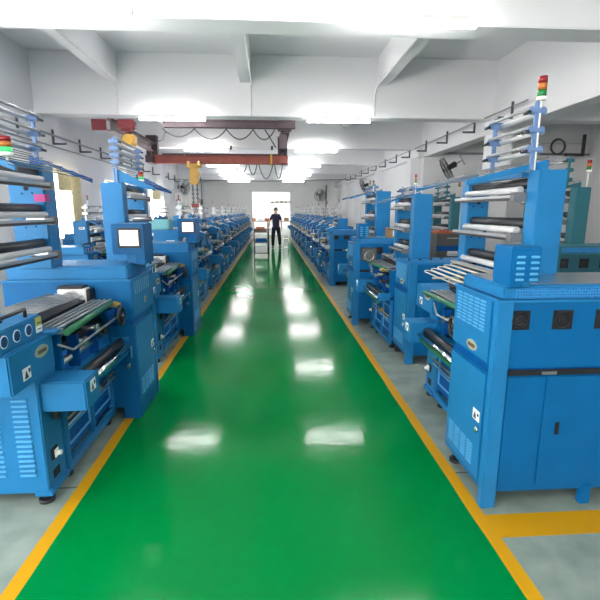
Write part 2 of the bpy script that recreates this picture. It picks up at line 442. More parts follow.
def hook(loc, rz, label, group, s=1):
    global hp
    if hp is None:
        hp = thing('wall_hook', label, 'hook', loc, rz, group)
        MB().box(-.018, .018, -.018, .018, 0, .26, .003).build('hook_post', 'hookm', hp)
        MB().box(-.25, .018, -.02, .02, -.03, .006, .003).build('hook_arm', 'hookm', hp)
        return hp
    return copy_tree(hp, loc, rz, label, group)
for k in range(12):
    y = 8.07+1.48*k
    hook((XR-.2, y, 3.24), 0, 'dark L-shaped hanger on the right wall, %s from the camera' % ordn[k], 'hangers along the right wall')
for k in range(11):
    y = 8.4+1.28*k
    hook((XL+.04, y, 2.95), PI, 'dark L-shaped hanger on the left wall, %s from the camera' % ordn[k], 'hangers along the left wall')

h_ = hook((9.2, 13.02, 3.25), 0, 'large dark L-shaped bracket on the back wall of the side bay', None); h_.scale = (2.1, 2.1, 2.1); del h_['group']
tag(MB().torus((8.45, 13.08, 3.46), (0, 1, 0), .21, .022, 32, 6).torus((8.46, 13.06, 3.45), (.1, 1, 0), .20, .018, 32, 6).build('cable_coil', 'hookm'), 'dark coil of cable hung on the back wall of the side bay', 'cable')
# ------------------------------------------------------------------ the label press

def make_press(name, label, P, loc, rz, group='blue printing presses'):
    """local frame: aisle at +x (x=0 the cabinet's aisle face), cabinet y 0..D, roller bed y<0, feed housing near y=-1.3"""
    B, BL, BD, LV = P.get('B', 'blue'), P.get('BL', 'blue_light'), P.get('BD', 'blue_deep'), P.get('LV', 'louvre')
    e = thing(name, label, 'printing press', loc, rz, group)
    D = P.get('D', .55); W = .92; cx = P.get('cx', 0.0)   # cabinet's aisle face offset
    HT = P['HT']; tx = P['tx']; tw = P['tw']
    # ---- electrical cabinet
    b = MB().use(B)
    zt = P.get('zt', 1.10); ct_ = P.get('ct', .095)
    b.box(cx-W, cx, 0, D, .80, zt, .006)
    b.use('blue_deep').box(cx-W+.012, cx-.012, .012, D-.012, .755, .80)          # recessed seam
    b.use(B)
    b.box(cx-W, cx, 0, D, .09, .76, .006)
    if P['side'] == 'holes': b.box(cx-.13, cx, 0, D, 0.0, .10, .004)
    cab = b.build('cabinet', None, e)
    b = MB().use(BL)
    b.box(cx-W+.02, cx-.03, .03, D-.015, zt, zt+ct_ if not P.get('flat') else zt+.012, .01)
    base_cab = zt+ct_-.005 if not P.get('flat') else zt+.008
    cov = b.build('top_cover', None, e)
    if not P.get('flat'): MB().box(cx-W+.05, cx-.09, D-.016, D-.008, zt+.008, zt+ct_-.012).build('perforated_strip', 'perf', cov)
    if not P.get('flat'): MB().box(cx-W+.08, cx-.05, .08, D-.06, zt+ct_, zt+ct_+.005).build('top_mat', 'steel' if P.get('mat') else BL, cov)
    MB().box(cx-.005, cx+.008, .0, D, zt-.01, zt+.005, .002).box(cx-W, cx+.005, -.008, .002, zt-.01, zt+.005, .002).box(cx-W, cx+.005, D-.002, D+.008, zt-.01, zt+.005, .002).build('cover_lip', BL, cov)
    for sx in (cx-.05, cx-W+.05):
        for sy in (.06, D-.06):
            if P['side'] == 'holes' and sx > cx-.1: continue
            MB().cyl((sx, sy, .012), (sx, sy, .10), .016).cyl((sx, sy, 0), (sx, sy, .02), .038, 16).build('foot', 'black', e)
    # posts at the far corners (reach the floor)
    MB().box(cx-.075, cx+.006, D-.04, D+.012, 0.0, zt, .006).build('corner_post', BL, e)
    MB().box(cx-.62, cx-.56, D-.03, D+.010, 0.0, .12, .006).build('cabinet_leg', B, e)
    # far face: fan grilles, seam, double door
    for k in range(0 if P.get('flat') else 3):
        x = cx-.115-k*.225
        g = MB().use('dark').box(x-.052, x+.052, D, D+.004, 1.01, 1.115-.006)
        fr = g.build('fan_grille', None, e)
        q = MB(); q.torus((x, D+.006, 1.06), (0, 1, 0), .04, .002, 16, 5); q.torus((x, D+.006, 1.06), (0, 1, 0), .022, .002, 12, 5)
        q.cyl((x, D+.004, 1.06), (x, D+.009, 1.06), .012, 10); q.build('fan_guard', 'black', fr)
    if not P.get('flat'): MB().box(cx-W+.01, cx-.08, D, D+.004, .765, .795).build('handle_slot', 'dark', e)
    if not P.get('flat'): MB().box(cx-.34, cx-.26, D+.003, D+.008, .768, .785).build('slot_latch', 'steel', e)
    for (x0, x1) in ((cx-.285, cx-.08), (cx-.60, cx-.292)):
        d_ = MB().box(x0, x1, D, D+.006, .13, .755, .003).build('cabinet_door', B, e)
    MB().box(cx-.385, cx-.365, D+.006, D+.016, .43, .50, .003).build('door_handle', 'black', d_)
    # aisle face
    if P['side'] == 'louvre':
        up = MB().box(cx, cx+.006, .015, D-.06, .815, zt-.012, .002).build('side_panel', BL, e)
        lv = MB()
        for c in range(5):
            for r in range(9):
                y = .06+c*(D-.16)/5; z = zt-.03-r*.0195
                lv.box(cx+.002, cx+.012, y, y+.058, z-.006, z+.004, .002)
        lv.build('side_louvre', LV, up)
        pl = (cx+.006, .28, .86)
    else:
        up = MB().box(cx, cx+.006, .015, D-.015, .815, zt-.012, .002).build('side_panel', BL, e)
        lv = MB()
        for c in range(8):
            for r in range(5):
                lv.cyl((cx+.004, .06+c*.052, zt-.03-r*.02), (cx+.009, .06+c*.052, zt-.03-r*.02), .0065, 8)
        lv.build('vent_hole', 'pale_hole', up)
        pl = (cx+.006, .30, .90)
    nm = MB().use('plate')
    if P['side'] == 'louvre':
        poly = [(pl[1]+.062*math.cos(t)*(1 if abs(math.cos(t)) < .85 else 1), pl[2]+.030*math.sin(t)) for t in [2*PI*k/24 for k in range(24)]]
        nm.prism(poly, 'x', pl[0], pl[0]+.004)
        nm.use('copper')
        for k in range(6): nm.box(pl[0]+.004, pl[0]+.006, pl[1]-.042+k*.0145, pl[1]-.032+k*.0145, pl[2]-.010, pl[2]+.010)
    else:
        nm.cyl(pl, (pl[0]+.004, pl[1], pl[2]), .026, 20); nm.use('copper').cyl((pl[0]+.004, pl[1], pl[2]), (pl[0]+.006, pl[1], pl[2]), .013, 12)
    nm.build('name_plate', None, up)
    dr = MB().box(cx, cx+.006, .015, D-.06, .13, .745, .002).build('side_door', BL, e)
    lv = MB()
    for c in range(4):
        for r in range(8):
            y = .06+c*(D-.18)/4; z = .30-r*.017
            lv.box(cx+.002, cx+.012, y, y+.07, z-.005, z+.004, .002)
    lv.build('door_louvre', LV, dr)
    lk = MB().use('label').box(cx+.006, cx+.009, D-.16, D-.085, .46, .52).use('ink').prism([(D-.15, .468), (D-.115, .468), (D-.1325, .508)], 'x', cx+.009, cx+.0105)
    lk.box(cx+.009, cx+.0105, D-.108, D-.09, .49, .505); lk.build('warning_label', None, dr)
    MB().cyl((cx+.006, D-.1, .415), (cx+.018, D-.1, .415), .016, 14).box(cx+.018, cx+.024, D-.106, D-.094, .395, .43, .002).build('door_lock', 'chrome', dr)
    # near face: slot outline and latch
    if P.get('near', True):
        s_ = MB(); s_.box(cx-.16, cx-.03, -.004, 0, .60, .612).box(cx-.042, cx-.03, -.004, 0, .50, .60)
        s_.build('slot_frame', LV, e)
        MB().box(cx-.13, cx-.045, -.003, 0, .53, .60).build('roller_slot', 'dark', e)
        MB().cyl((cx-.06, -.02, .44), (cx-.06, 0, .44), .018, 12).box(cx-.068, cx-.052, -.03, -.018, .415, .44, .002).build('cabinet_latch', 'chrome', e)
        wsg = MB().torus((cx-.05, -.12, .855), (1, 0, 0), .062, .011, 28, 8)
        for k in range(3):
            a = k*2*PI/3+.4; wsg.cyl((cx-.05, -.12, .855), (cx-.05, -.12+.06*math.cos(a), .855+.06*math.sin(a)), .007, 6)
        wsg.cyl((cx-.09, -.12, .855), (cx-.035, -.12, .855), .016, 12)
        hw = wsg.build('hand_wheel', 'black', e)
        MB().box(cx-.14, cx-.09, -.16, 0, .80, .90, .008).build('wheel_bracket', BD, e)
    # ---- screen housing on the cabinet's aisle end
    if P.get('screen', True):
        sx0, sx1, sy0, sy1, sz = P['scr']
        zb = sz-P.get('sh', .235)
        hs = MB().use(B).box(sx0, sx1, sy0, sy1, zb, sz, .006).box(sx1-.07, sx1, sy0+.005, sy1, base_cab, zb+.01, .004).use(BL).box(max(sx0+.03, sx1-.15), sx1-.07, sy0+.05, sy1-.02, base_cab, zb+.005, .004).build('screen_housing', None, e)
        xc = sx0+(sx1-sx0)*.56; zc = (zb+sz)/2+.01; hw_ = (sx1-sx0)*.36; hh = .077
        if rz < 1:
            MB().box(xc-hw_, xc+hw_, sy0-.012, sy0+.001, zc-hh, zc+hh, .004).build('screen_bezel', 'black', hs)
            MB().box(xc-hw_*.80, xc+hw_*.80, sy0-.015, sy0-.011, zc-hh*.76, zc+hh*.76).build('screen', 'screen', hs)
        lv = MB().use(LV)
        for c in range(2):
            for r in range(5):
                u0 = sx0+.012+c*(sx1-sx0)*.48; z = sz-.05-r*.028
                lv.box(u0, u0+(sx1-sx0)*.28, sy1-.003, sy1+.007, z-.006, z+.006, .002)
        lv.use(B).box(sx0+.01, sx1-.01, sy1-.002, sy1+.002, sz-.17, sz-.03); lv.build('housing_louvre', None, hs)
    # ---- tower columns, rollers
    yA, yB, th = P.get('yA', .0), P.get('yB', -.64), P.get('th', .125)
    for (y0, base, nm_) in ((yA, base_cab, 'cab'), (yB, .62, 'bed')):
        c = MB().use(BL).box(tx-tw, tx, y0, y0+th, base, HT, .006)
        o = c.build('tower_column', None, e)
        h = MB()
        yy = y0 if nm_ == 'cab' else y0+th
        dy = -.004 if nm_ == 'cab' else .004
        nz_ = int((HT-1.25)/.235)+1
        for k in range(nz_):
            z = HT-.165-k*.235
            if z < 1.0: continue
            h.cyl((tx-tw*.5, yy, z), (tx-tw*.5, yy+dy, z), .016, 12)
            for a, c_ in ((-.04, .03), (.035, .03), (-.03, -.035), (.04, -.03)): h.cyl((tx-tw*.5+a, yy, z+c_), (tx-tw*.5+a, yy+dy, z+c_), .006, 8)
        if nz_ > 0: h.build('bearing_hole', 'dark', o)
        if nm_ == 'bed' and P.get('collabel', True):
            q = MB().use('label').box(tx-tw*.55, tx-tw*.15, y0-.003, y0, 1.60 if HT > 1.7 else HT-.14, 1.65 if HT > 1.7 else HT-.10).use('ink')
            zz = 1.61 if HT > 1.7 else HT-.13
            for k in range(3): q.box(tx-tw*.5+k*.02, tx-tw*.5+k*.02+.012, y0-.005, y0-.003, zz, zz+.025)
            q.build('column_label', None, o)
        if nm_ == 'cab' and P.get('pink'):
            MB().box(tx-.07, tx+.004, y0-.004, y0+.06, HT-.255, HT-.205).build('column_tag', 'magenta', o)
    ya, yb = yB+th, yA
    lv = [HT-.10, HT-.34, HT-.58] + ([HT-.83] if HT > 2.2 else [])
    if HT < 1.7: lv = [HT-.10, HT-.29]
    for z in lv:
        MB().cyl((tx-.055, ya, z+.035), (tx-.055, yb, z+.035), .033, 16).build('black_roller', 'black', e)
        MB().cyl((tx+.012, ya, z-.005), (tx+.012, yb-.04, z-.005), .021, 14).build('white_roller', 'whiteroll', e)
        g = MB().use('alu').box(tx+.035, tx+.07, ya-.10, yb+.01, z-.052, z-.035, .004).use('black').box(tx+.038, tx+.067, ya-.10, yb+.01, z-.068, z-.052, .002)
        gb = g.build('guide_bar', None, e)
        MB().box(tx+.0, tx+.075, yb-.045, yb+.015, z-.075, z-.02, .004).build('bar_clamp', 'midgrey', gb)
        MB().box(tx-.13, tx+.06, ya, ya+.02, z-.05, z-.03).box(tx-.13, tx+.06, yb-.02, yb, z-.05, z-.03).build('roller_bracket', 'steel', e)
    # ---- slanted web rack above the tower
    L = P.get('armlen', .32); z0, z1 = P.get('az', (HT+.06, HT-.07))
    arms = []
    for y in (yA+.03, yB+.05):
        a = MB().prism([(tx-.09, HT), (tx-.09, z0), (tx-.08, z0), (tx+L, z1+.016), (tx+L, z1-.012), (tx+.02, HT)], 'y', y, y+.022)
        arms.append(a.build('rack_arm', P.get('ARM', 'blue_light') if y < 0 or rz > 1 else P.get('ARM2', 'pipe_grey'), e))
    for k in range(7):
        f_ = k/6; x = tx-.08+(L+.075)*f_; z = z0+(z1-z0)*f_+.012
        MB().cyl((x, yB-.0, z), (x, yA+.06, z), .0035, 6).build('rack_rod', 'midgrey', e)
    # ---- roller rack above
    nt_, dz, rx, zr = P['rack']
    ryB = P.get('ryB', yB+.035)
    MB().box(rx-.018, rx+.018, yB+th-.002, yA+.002, HT-.035, HT-.005, .003).build('top_rail', BL, e)
    for y in (yA+.045, ryB):
        k_ = MB().use(P.get('BRK', 'blue_light'))
        k_.box(rx-.012, rx+.012, y, y+.02, HT-.0, zr+(nt_-1)*dz+.045, .003)
        for t in range(nt_):
            z = zr+t*dz
            k_.use(P.get('BRK', 'blue_light')).box(rx-.055, rx+.045, y-.008, y+.024, z-.022, z+.020, .008)
            k_.use('black').cyl((rx+.055, y-.016, z-.012), (rx+.055, y+.034, z-.012), .010, 10)
        k_.build('rack_bracket', None, e)
    for t in range(nt_):
        z = zr+t*dz
        MB().cyl((rx-.04, ryB, z-.004), (rx-.04, yA+.06, z-.004), .016, 12).build('rack_roller', 'whiteroll', e)
        MB().cyl((rx+.03, ryB, z+.016), (rx+.03, yA+.06, z+.016), .010, 10).build('rack_shaft', 'pipe_grey', e)
    # signal light
    sgx, sgy, sgz = P['sig']
    lr_, lh = P.get('lens', (.026, .048))
    s_ = MB().cyl((sgx, sgy, P.get('sgb', HT)), (sgx, sgy, sgz), .007, 8).cyl((sgx, sgy, sgz-.02), (sgx, sgy, sgz), lr_*1.1, 14).build('signal_pole', 'white', e)
    for k, m_ in enumerate(('green' if not P.get('lit') else 'green_lit', 'amber', 'red')):
        MB().cyl((sgx, sgy, sgz+k*lh), (sgx, sgy, sgz+(k+.93)*lh), lr_, 16).build(['green_lens', 'amber_lens', 'red_lens'][k], m_, s_)
    # ---- roller bed between cabinet and feed housing
    fx = P.get('fx', -.20)
    fr = MB().use(BD).box(-.78, fx-.02, -.80, -.005, .14, .60, .005).use(BL)
    fr.box(fx-.03, fx+.005, -.81, -.003, .055, .115, .006)                    # base rail
    fr.box(fx-.03, fx+.003, -.81, -.77, .11, .63, .004).box(fx-.03, fx+.003, -.42, -.385, .11, .60, .004).box(fx-.03, fx+.003, -.045, -.005, .11, .63, .004)
    fr.box(fx-.03, fx+.003, -.81, -.005, .585, .625, .004)
    frame = fr.build('bed_frame', None, e)
    rb = MB()
    for (a, b__) in ((-.755, -.435), (-.37, -.06)):
        rb.box(fx-.02, fx-.008, a, b__, .20, .208).box(fx-.02, fx-.008, a, b__, .30, .308)
        rb.box(fx-.02, fx-.008, a, a+.007, .20, .50).box(fx-.02, fx-.008, b__-.007, b__, .20, .50).box(fx-.02, fx-.008, a, b__, .49, .498)
    rb.build('frame_rib', LV, frame)
    for y in (-.74, -.08): MB().cyl((fx-.05, y, .012), (fx-.05, y, .07), .013).cyl((fx-.05, y, 0), (fx-.05, y, .018), .034, 16).build('foot', 'black', e)
    MB().cyl((fx+.02, -.80, .40), (fx+.02, -.02, .40), .007, 8).use('brass').box(fx+.0, fx+.045, -.42, -.33, .385, .42, .005).build('lock_rod', 'alu', e)
    rd = MB().use('alu').cyl((fx+.02, -.80, .36), (fx+.02, -.02, .36), .006, 8); rd.build('tie_rod', None, e)
    for y in (-.80, -.05):
        MB().box(-.76, fx+.02, y, y+.03, .60, .93, .006).build('bed_cheek', B, e)
    # lower web rollers at the aisle
    MB().cyl((fx+.09, -.82, .635), (fx+.09, -.012, .635), .030, 18).build('dark_roller', 'black', e)
    MB().cyl((fx+.145, -.82, .608), (fx+.145, -.012, .608), .020, 16).build('white_roller', 'chrome', e)
    MB().box(fx+.11, fx+.15, -.80, -.03, .553, .578, .004).build('roller_guard', 'greenroll' if P['side'] == 'louvre' else B, e)
    MB().box(fx-.0, fx+.15, -.03, -.008, .58, .67, .006).build('roller_bearing', BL, e)
    # print rollers in the bed
    for k, (x, z, r, mt) in enumerate(((fx-.06, .80, .04, 'black'), (fx-.14, .86, .035, 'steel'), (fx-.24, .80, .05, 'black'), (fx-.34, .87, .035, 'chrome'), (fx-.44, .80, .05, 'steel'), (fx-.02, .72, .022, 'steel'))):
        MB().cyl((x, -.77, z), (x, -.05, z), r, 16).build('print_roller', mt, e)
    # top deck: green roller, aluminium table, sloping rods
    rz_ = P.get('rodz', 1.03)
    MB().cyl((fx+.10, -.88, .945), (fx+.06, -.06, .945), .019, 14).build('green_roller', 'greenroll', e)
    tb = MB().use('alu')
    for k in range(4): tb.box(fx+.042-k*.038, fx+.060-k*.038, -.86, -.055, .962, .972+.0, .002)
    tb.build('deck_slat', None, e)
    MB().box(fx-.09, fx+.065, -.86, -.055, .948, .955).build('deck_gap_shade', 'black', e)  # black sheet added so the gaps between slats look shaded
    MB().box(fx-.37, fx-.11, -.88, -.10, rz_-.075, rz_-.055).build('rod_gap_shade', 'black', e)  # black sheet standing in for the shade between the rods
    tb = MB().use('steel').box(fx-.10, fx+.07, -.86, -.84, .93, .962, .003).box(fx-.10, fx+.07, -.085, -.06, .93, .962, .003); tb.build('deck_rail', None, e)
    MB().use('brass').box(fx+.02, fx+.11, -.10, -.055, .915, .955, .006).cyl((fx+.02, -.078, .935), (fx+.13, -.078, .935), .014, 12).build('brass_bearing', None, e)
    for k in range(8):
        f_ = k/7
        x = fx-.13-.22*f_
        MB().cyl((x+.12*(1-f_)*0, -.90, rz_+.01*f_), (x, -.10, rz_-.03+.02*f_), .0075, 8).build('feed_rod', 'alu', e)
    MB().box(fx-.37, fx-.10, -.90, -.885, rz_-.06, rz_+.02, .003).build('rod_plate', 'steel', e)
    mo = MB().use('white').box(fx-.30, fx-.10, -.10, -.005, .93, 1.055, .008).use('black').box(fx-.30, fx-.12, -.11, -.0, 1.055, 1.072, .004).box(fx-.10, fx-.075, -.10, -.0, .93, 1.05, .004)
    mo.build('drive_motor', None, e)
    MB().use('steel').cyl((fx-.20, -.155, .985), (fx-.20, -.10, .985), .055, 20).build('motor_wheel', None, e)
    MB().tube([(fx+.03, -.84, .865), (fx+.05, -.72, .80), (fx+.05, -.70, .795), (fx+.12, -.17, .855)], .0075).build('crank_bar', 'alu', e)
    for (x, y, z) in ((fx+.02, -.55, .80), (fx+.03, -.38, .84), (fx+.02, -.22, .78)):
        MB().cyl((x-.06, y, z), (x+.03, y, z), .016, 12).cyl((x+.03, y, z), (x+.045, y, z), .028, 14).build('adjust_knob', 'steel' if y < -.3 else 'black', e)
    MB().box(fx-.03, fx+.04, -.62, -.60, .66, .86, .004).build('bracket_plate', BD, e)
    MB().box(fx-.03, fx+.03, -.30, -.28, .64, .84, .004).build('bracket_plate', BD, e)
    # ---- feed side: lower louvred box, upper housing, control panel
    b = MB().use(BL).box(-.78, fx-.01, -1.03, -.82, .07, .75, .006)
    lowb = b.build('feed_cabinet', None, e)
    lv = MB().use(LV)
    for c in range(3):
        for r in range(16):
            x = fx-.065-c*.155; z = .62-r*.029
            lv.box(x-.085, x, -1.042, -1.028, z-.007, z+.005, .003)
    lv.use(BL).box(fx-.47, fx-.07, -1.032, -1.026, .16, .63); lv.build('feed_louvre', None, lowb)
    MB().box(fx-.09, fx+.006, -1.035, -.82, .05, .085, .004).build('cabinet_skirt', BL, lowb)
    for x, y in ((fx-.05, -.99), (-.72, -.99)): MB().cyl((x, y, .01), (x, y, .07), .014).cyl((x, y, 0), (x, y, .02), .042, 18).build('foot', 'black', e)
    sw = MB().use('black').box(fx-.01, fx+.004, -.975, -.915, .235, .30, .002).use('white').box(fx+.004, fx+.012, -.965, -.925, .243, .292, .003).cyl((fx+.01, -.945, .268), (fx+.035, -.945, .268), .014, 12)
    sw.build('power_switch', None, lowb)
    MB().box(fx-.011, fx-.007, -.97, -.90, .12, .17).build('cable_port', 'dark', lowb)
    b = MB().use(BL).box(-.80, fx+.025, P.get('hy', -1.30), -.88, .75, .955, .008)
    uph = b.build('feed_housing', None, e)
    xs = fx+.025
    pl = MB().use('plate').prism([(-1.01+.065*math.cos(2*PI*k/24), .885+.032*math.sin(2*PI*k/24)) for k in range(24)], 'x', xs, xs+.004).use('copper')
    for k in range(6): pl.box(xs+.004, xs+.006, -1.05+k*.0145, -1.04+k*.0145, .876, .895)
    pl.build('name_plate', None, uph)
    sty = max(P.get('hy', -1.30)+.10, -1.20)-(-1.20)
    st = MB().use('label').box(xs, xs+.002, -1.20+sty, -1.13+sty, .79, .85).use('ink').prism([(-1.19+sty, .797), (-1.155+sty, .797), (-1.1725+sty, .835)], 'x', xs+.002, xs+.0035).box(xs+.002, xs+.0035, -1.15+sty, -1.135+sty, .82, .84)
    st.build('warning_label', None, uph)
    if P.get('panel', True):
        cp = MB().use(BL).box(-.80, fx-.0, -1.36, -.93, .955, 1.065, .006).build('control_panel', None, e)
        for k in range(3):
            y = -1.27+k*.105; x = fx
            q = MB().use('label').cyl((x, y, 1.01), (x+.003, y, 1.01), .031, 20).use('blue_deep').cyl((x+.003, y, 1.01), (x+.0045, y, 1.01), .026, 20).use('ink' if k else 'label')
            q.use('ink').ball((x+.005, y, 1.022), .002, .007, .007, 8, 6).box(x+.0045, x+.006, y-.008, y+.008, .993, 1.014).box(x+.0045, x+.006, y+.006, y+.018, 1.004, 1.012)
            q.build('safety_sign', None, cp)
        MB().use('yellow').box(fx, fx+.004, -.99, -.935, 1.01, 1.055).use('label').box(fx, fx+.004, -.99, -.935, .975, 1.01).use('ink').box(fx+.004, fx+.005, -.98, -.945, 1.022, 1.028).box(fx+.004, fx+.005, -.98, -.945, .99, .995).build('notice_sticker', None, cp)
        hd = MB().use('black').tube([(fx-.04, -1.26, 1.06), (fx-.04, -1.26, 1.105), (fx-.04, -1.0, 1.105), (fx-.04, -1.0, 1.06)], .010).build('grab_handle', None, cp)
        MB().cyl((fx-.10, -1.12, 1.065), (fx-.10, -1.12, 1.085), .014, 14).build('push_button', 'black', cp)
    if P.get('wires'):
        for k in range(5):
            f_ = k/4; x = fx+.17-.05*k; zz = 1.135+.055*f_
            MB().tube([(x, -.03, zz), (x, -.70, zz+.005), (x-.012, -.735, zz+.01), (x-.03, -.74, zz+.012), (x-.042, -.70, zz+.014), (x-.045, -.03, zz+.012)], .004, 6).build('wire_guide', 'wire', e)
        MB().box(fx-.09, fx+.0, -.50, -.47, .95, 1.15, .003).build('wire_post', 'steel', e)
        MB().box(fx-.09, fx+.19, -.50, -.47, 1.118, 1.13, .003).build('wire_bar', 'wire', e)
    if P.get('gauge'):
        g_ = MB().box(fx-.02, fx+.20, -.835, -.81, .95, 1.13, .012).build('gauge_frame', 'ink', e)
        MB().use('greycab').box(fx+.0, fx+.18, -.812, -.806, .965, 1.115).use('steel').torus((fx+.09, -.806, 1.02), (0, 1, 0), .06, .008, 20, 6).build('gauge_face', None, g_)
    if P.get('busy'):
        tb_ = MB().use(BL).box(cx-.20, cx+.06, .06, .34, 1.17, 1.25, .01, rot=Matrix.Rotation(.35, 3, 'Y')).build('tilted_panel', None, e)
        MB().box(cx-.15, cx-.02, .12, .28, 1.252, 1.262, .002, rot=Matrix.Rotation(.35, 3, 'Y')).build('panel_face', 'alu', tb_)
        for (y, z, r) in ((.14, .93, .055), (.38, .68, .045)):
            MB().torus((cx+.045, y, z), (1, 0, 0), r, .010, 20, 6).cyl((cx, y, z), (cx+.05, y, z), .014, 10).box(cx+.04, cx+.05, y-r, y+r, z-.008, z+.008).build('hand_wheel', 'black', e)
        MB().cyl((cx+.10, -.02, .84), (cx+.10, .46, .84), .026, 12).box(cx, cx+.10, .44, .46, .80, .88).build('side_roller', 'whiteroll', e)
        MB().box(cx, cx+.09, .20, .42, .50, .60, .01).box(cx, cx+.05, .05, .16, .55, .72, .01).box(cx, cx+.05, .10, .42, .59, .61, .01).build('gear_guard', BD, e)
        MB().tube([(cx+.02, .06, 1.02), (cx+.07, .10, .98), (cx+.06, .34, .78), (cx+.02, .44, .74)], .009, 6).build('air_hose', 'midgrey', e)
        MB().cyl((tx+.10, yB+.1, 1.27), (tx+.10, yA, 1.27), .026, 12).build('top_roller', 'alu', e)
    if P.get('flat'):
        for k in range(4): MB().cyl((cx-.06-.13*k, .28-.03*k, zt+.01), (cx-.06-.13*k, .28-.03*k, zt+.025), .016, 12).build('cap_bolt', 'black', cov)
    # small end box where the lower rollers start
    sb = MB().use(BL).box(fx-.02, fx+.225, -1.0, -.81, .535, .705, .008).build('gear_box', None, e)
    xs = fx+.225
    MB().use('label').box(xs, xs+.002, -.94, -.87, .62, .685).use('ink').prism([(-.93, .627), (-.90, .627), (-.915, .665)], 'x', xs+.002, xs+.0035).box(xs+.002, xs+.0035, -.895, -.88, .65, .67).build('warning_label', None, sb)
    MB().box(fx+.0, fx+.03, -.93, -.90, .46, .545, .003).cyl((fx+.06, -.92, .50), (fx+.06, -.92, .55), .014, 10).build('hinge_bracket', 'black', e)
    MB().box(fx-.30, fx+.06, -.93, -.80, .945, .962, .003).build('drip_tray', 'pipe_grey' if False else BL, e)
    return e

PL = dict(side='holes', HT=1.92, tx=-.55, tw=.24, th=.17, yB=-.98, ARM2='blue_deep', rack=(3, .10, -.60, 2.03), sig=(-.33, -.80, 1.90), sgb=1.83, lens=(.028, .027), scr=(-.185, .055, .20, .47, 1.505), fx=-.19, pink=True, BRK='blue_pale', armlen=.32, az=(1.98, 1.81), lit=True, rodz=1.03)
PL2 = dict(PL, HT=1.89, yB=-.80, tx=-.52, tw=.22, th=.14, rack=(4, .068, -.58, 2.10), az=(2.04, 1.82), sig=(-.36, -.66, 1.93), sgb=1.90, pink=False, collabel=False)
PR = dict(side='louvre', HT=1.83, tx=-.385, tw=.165, yB=-.90, ryB=-.42, BRK='blue_pale', rack=(3, .104, -.37, 1.945), sig=(-.385, .06, 2.225), lens=(.024, .036), scr=(-.19, -.04, .35, .53, 1.43), sh=.175, zt=1.16, ct=.072, fx=-.22, D=.52, armlen=.39, rodz=1.04, mat=True, collabel=False, panel=False, wires=True)
PA = dict(PR, cx=-.26, tx=-.40, tw=.20, yB=-.64, armlen=.3, screen=False, HT=1.78, az=(1.80, 1.68), rodz=1.03, rack=(1, .1, -.42, 1.84), sig=(-.42, .06, 1.9), lens=(.012, .03), hy=-1.08, zt=1.07, flat=True, wires=False, gauge=True)
PR2 = dict(PR, HT=1.88, tw=.20, yB=-.70, rack=(1, .1, -.36, 1.94), az=(1.90, 1.78), sig=(-.34, .06, 1.95), lens=(.012, .03), wires=False)
PS = dict(side='holes', cx=-.20, busy=True, HT=1.44, tx=-.42, tw=.22, rack=(2, .10, -.43, 1.56), sig=(-.50, -.30, 1.78), lens=(.012, .028), screen=False, fx=-.20, armlen=.30, az=(1.50, 1.30), rodz=1.0, BRK='alu')

XLc, XRc = -1.04, 1.13
make_press('printing_press', 'blue press nearest on the left, round icons on its panel, magenta tag on column', PL, (XLc, 3.29, 0), 0, 'tall left presses')
l2 = make_press('printing_press', 'blue press second on the left, its tall tower standing behind the nearest lit screen', PL2, (XLc+.02, 5.62, 0), 0, 'tall left presses')
r1 = make_press('printing_press', 'large blue press nearest on the right, showing fan grilles and double doors', PR, (XRc, 2.60, 0), PI, 'tall right presses')
ra = make_press('printing_press', 'blue press second on the right, narrow recessed cabinet beyond the wire feed rods', PA, (XRc+.02, 4.90, 0), PI, 'tall right presses')
r2 = make_press('printing_press', 'blue press third on the right, cardboard box on its cabinet top', PR2, (XRc+.02, 6.56, 0), PI, 'tall right presses')
sp = make_press('printing_press', 'blue press third on the left, just beyond the second lit screen', PS, (XLc, 7.95, 0), 0, 'short presses of the left row')
Y = [7.95+2.2*k for k in range(9)]
for k, y in enumerate(Y[1:]):
    copy_tree(sp, (XLc, y, 0), 0, 'blue press in the left row, %s from the camera' % ordn[k+3], 'short presses of the left row')
YR = [9.39+2.2*k for k in range(9)]
for k, y in enumerate(YR):
    if y+1.3 > YF+.0 and k > 8: break
    copy_tree(sp, (1.06, y+.55, 0), PI, 'blue press in the right row, %s from the camera' % ordn[k+3], 'short presses of the right row')
# second row behind the left presses
for k, y in enumerate((8.2, 10.8, 13.3, 15.8, 18.3)):
    copy_tree(sp, (-2.62, y, 0), 0, 'blue press in the back row by the left wall, %s from the camera' % ordn[k], 'presses by the left wall')
PT = dict(PR, B='teal', BL='teal_light', BD='teal', LV='teal_light', ARM='teal_light', ARM2='teal', BRK='teal_light', HT=1.86, tx=-.45, sig=(-.6, .06, 2.05), screen=False, rodz=1.02, mat=False)
tp = make_press('printing_press', 'teal press in the side bay behind the nearest right press', PT, (2.95, 4.95, 0), PI, 'teal presses in the side bay')
copy_tree(tp, (2.95, 8.4, 0), PI, 'teal press in the side bay, second from the camera')

# ------------------------------------------------------------------ loose things on and around the presses
tag(MB().use('cardboard').box(-.085, .085, -.08, .08, 0, .14, .003).use('label').box(-.02, .02, -.0815, -.079, .02, .12).build('cardboard_box'), 'brown cardboard box on top of the third right press cabinet', 'box')
bpy.data.objects['cardboard_box'].location = (1.70, 6.14, 1.238)
o = tag(MB().use('blue_light').box(-.26, .26, -.16, .16, 0, .26, .01).use('label').box(-.2, -.1, -.163, -.159, .18, .22).box(.08, .2, -.163, -.159, .06, .11).build('control_box'), 'light blue control box standing behind the second left press, under the turquoise crate', 'box'); o.location = (-1.62, 6.78, 1.066)
o = tag(MB().use('turq').box(-.17, .17, -.13, .13, 0, .15, .015).build('plastic_crate'), 'turquoise plastic crate on the light blue control box', 'crate'); o.location = (-1.66, 6.78, 1.327)

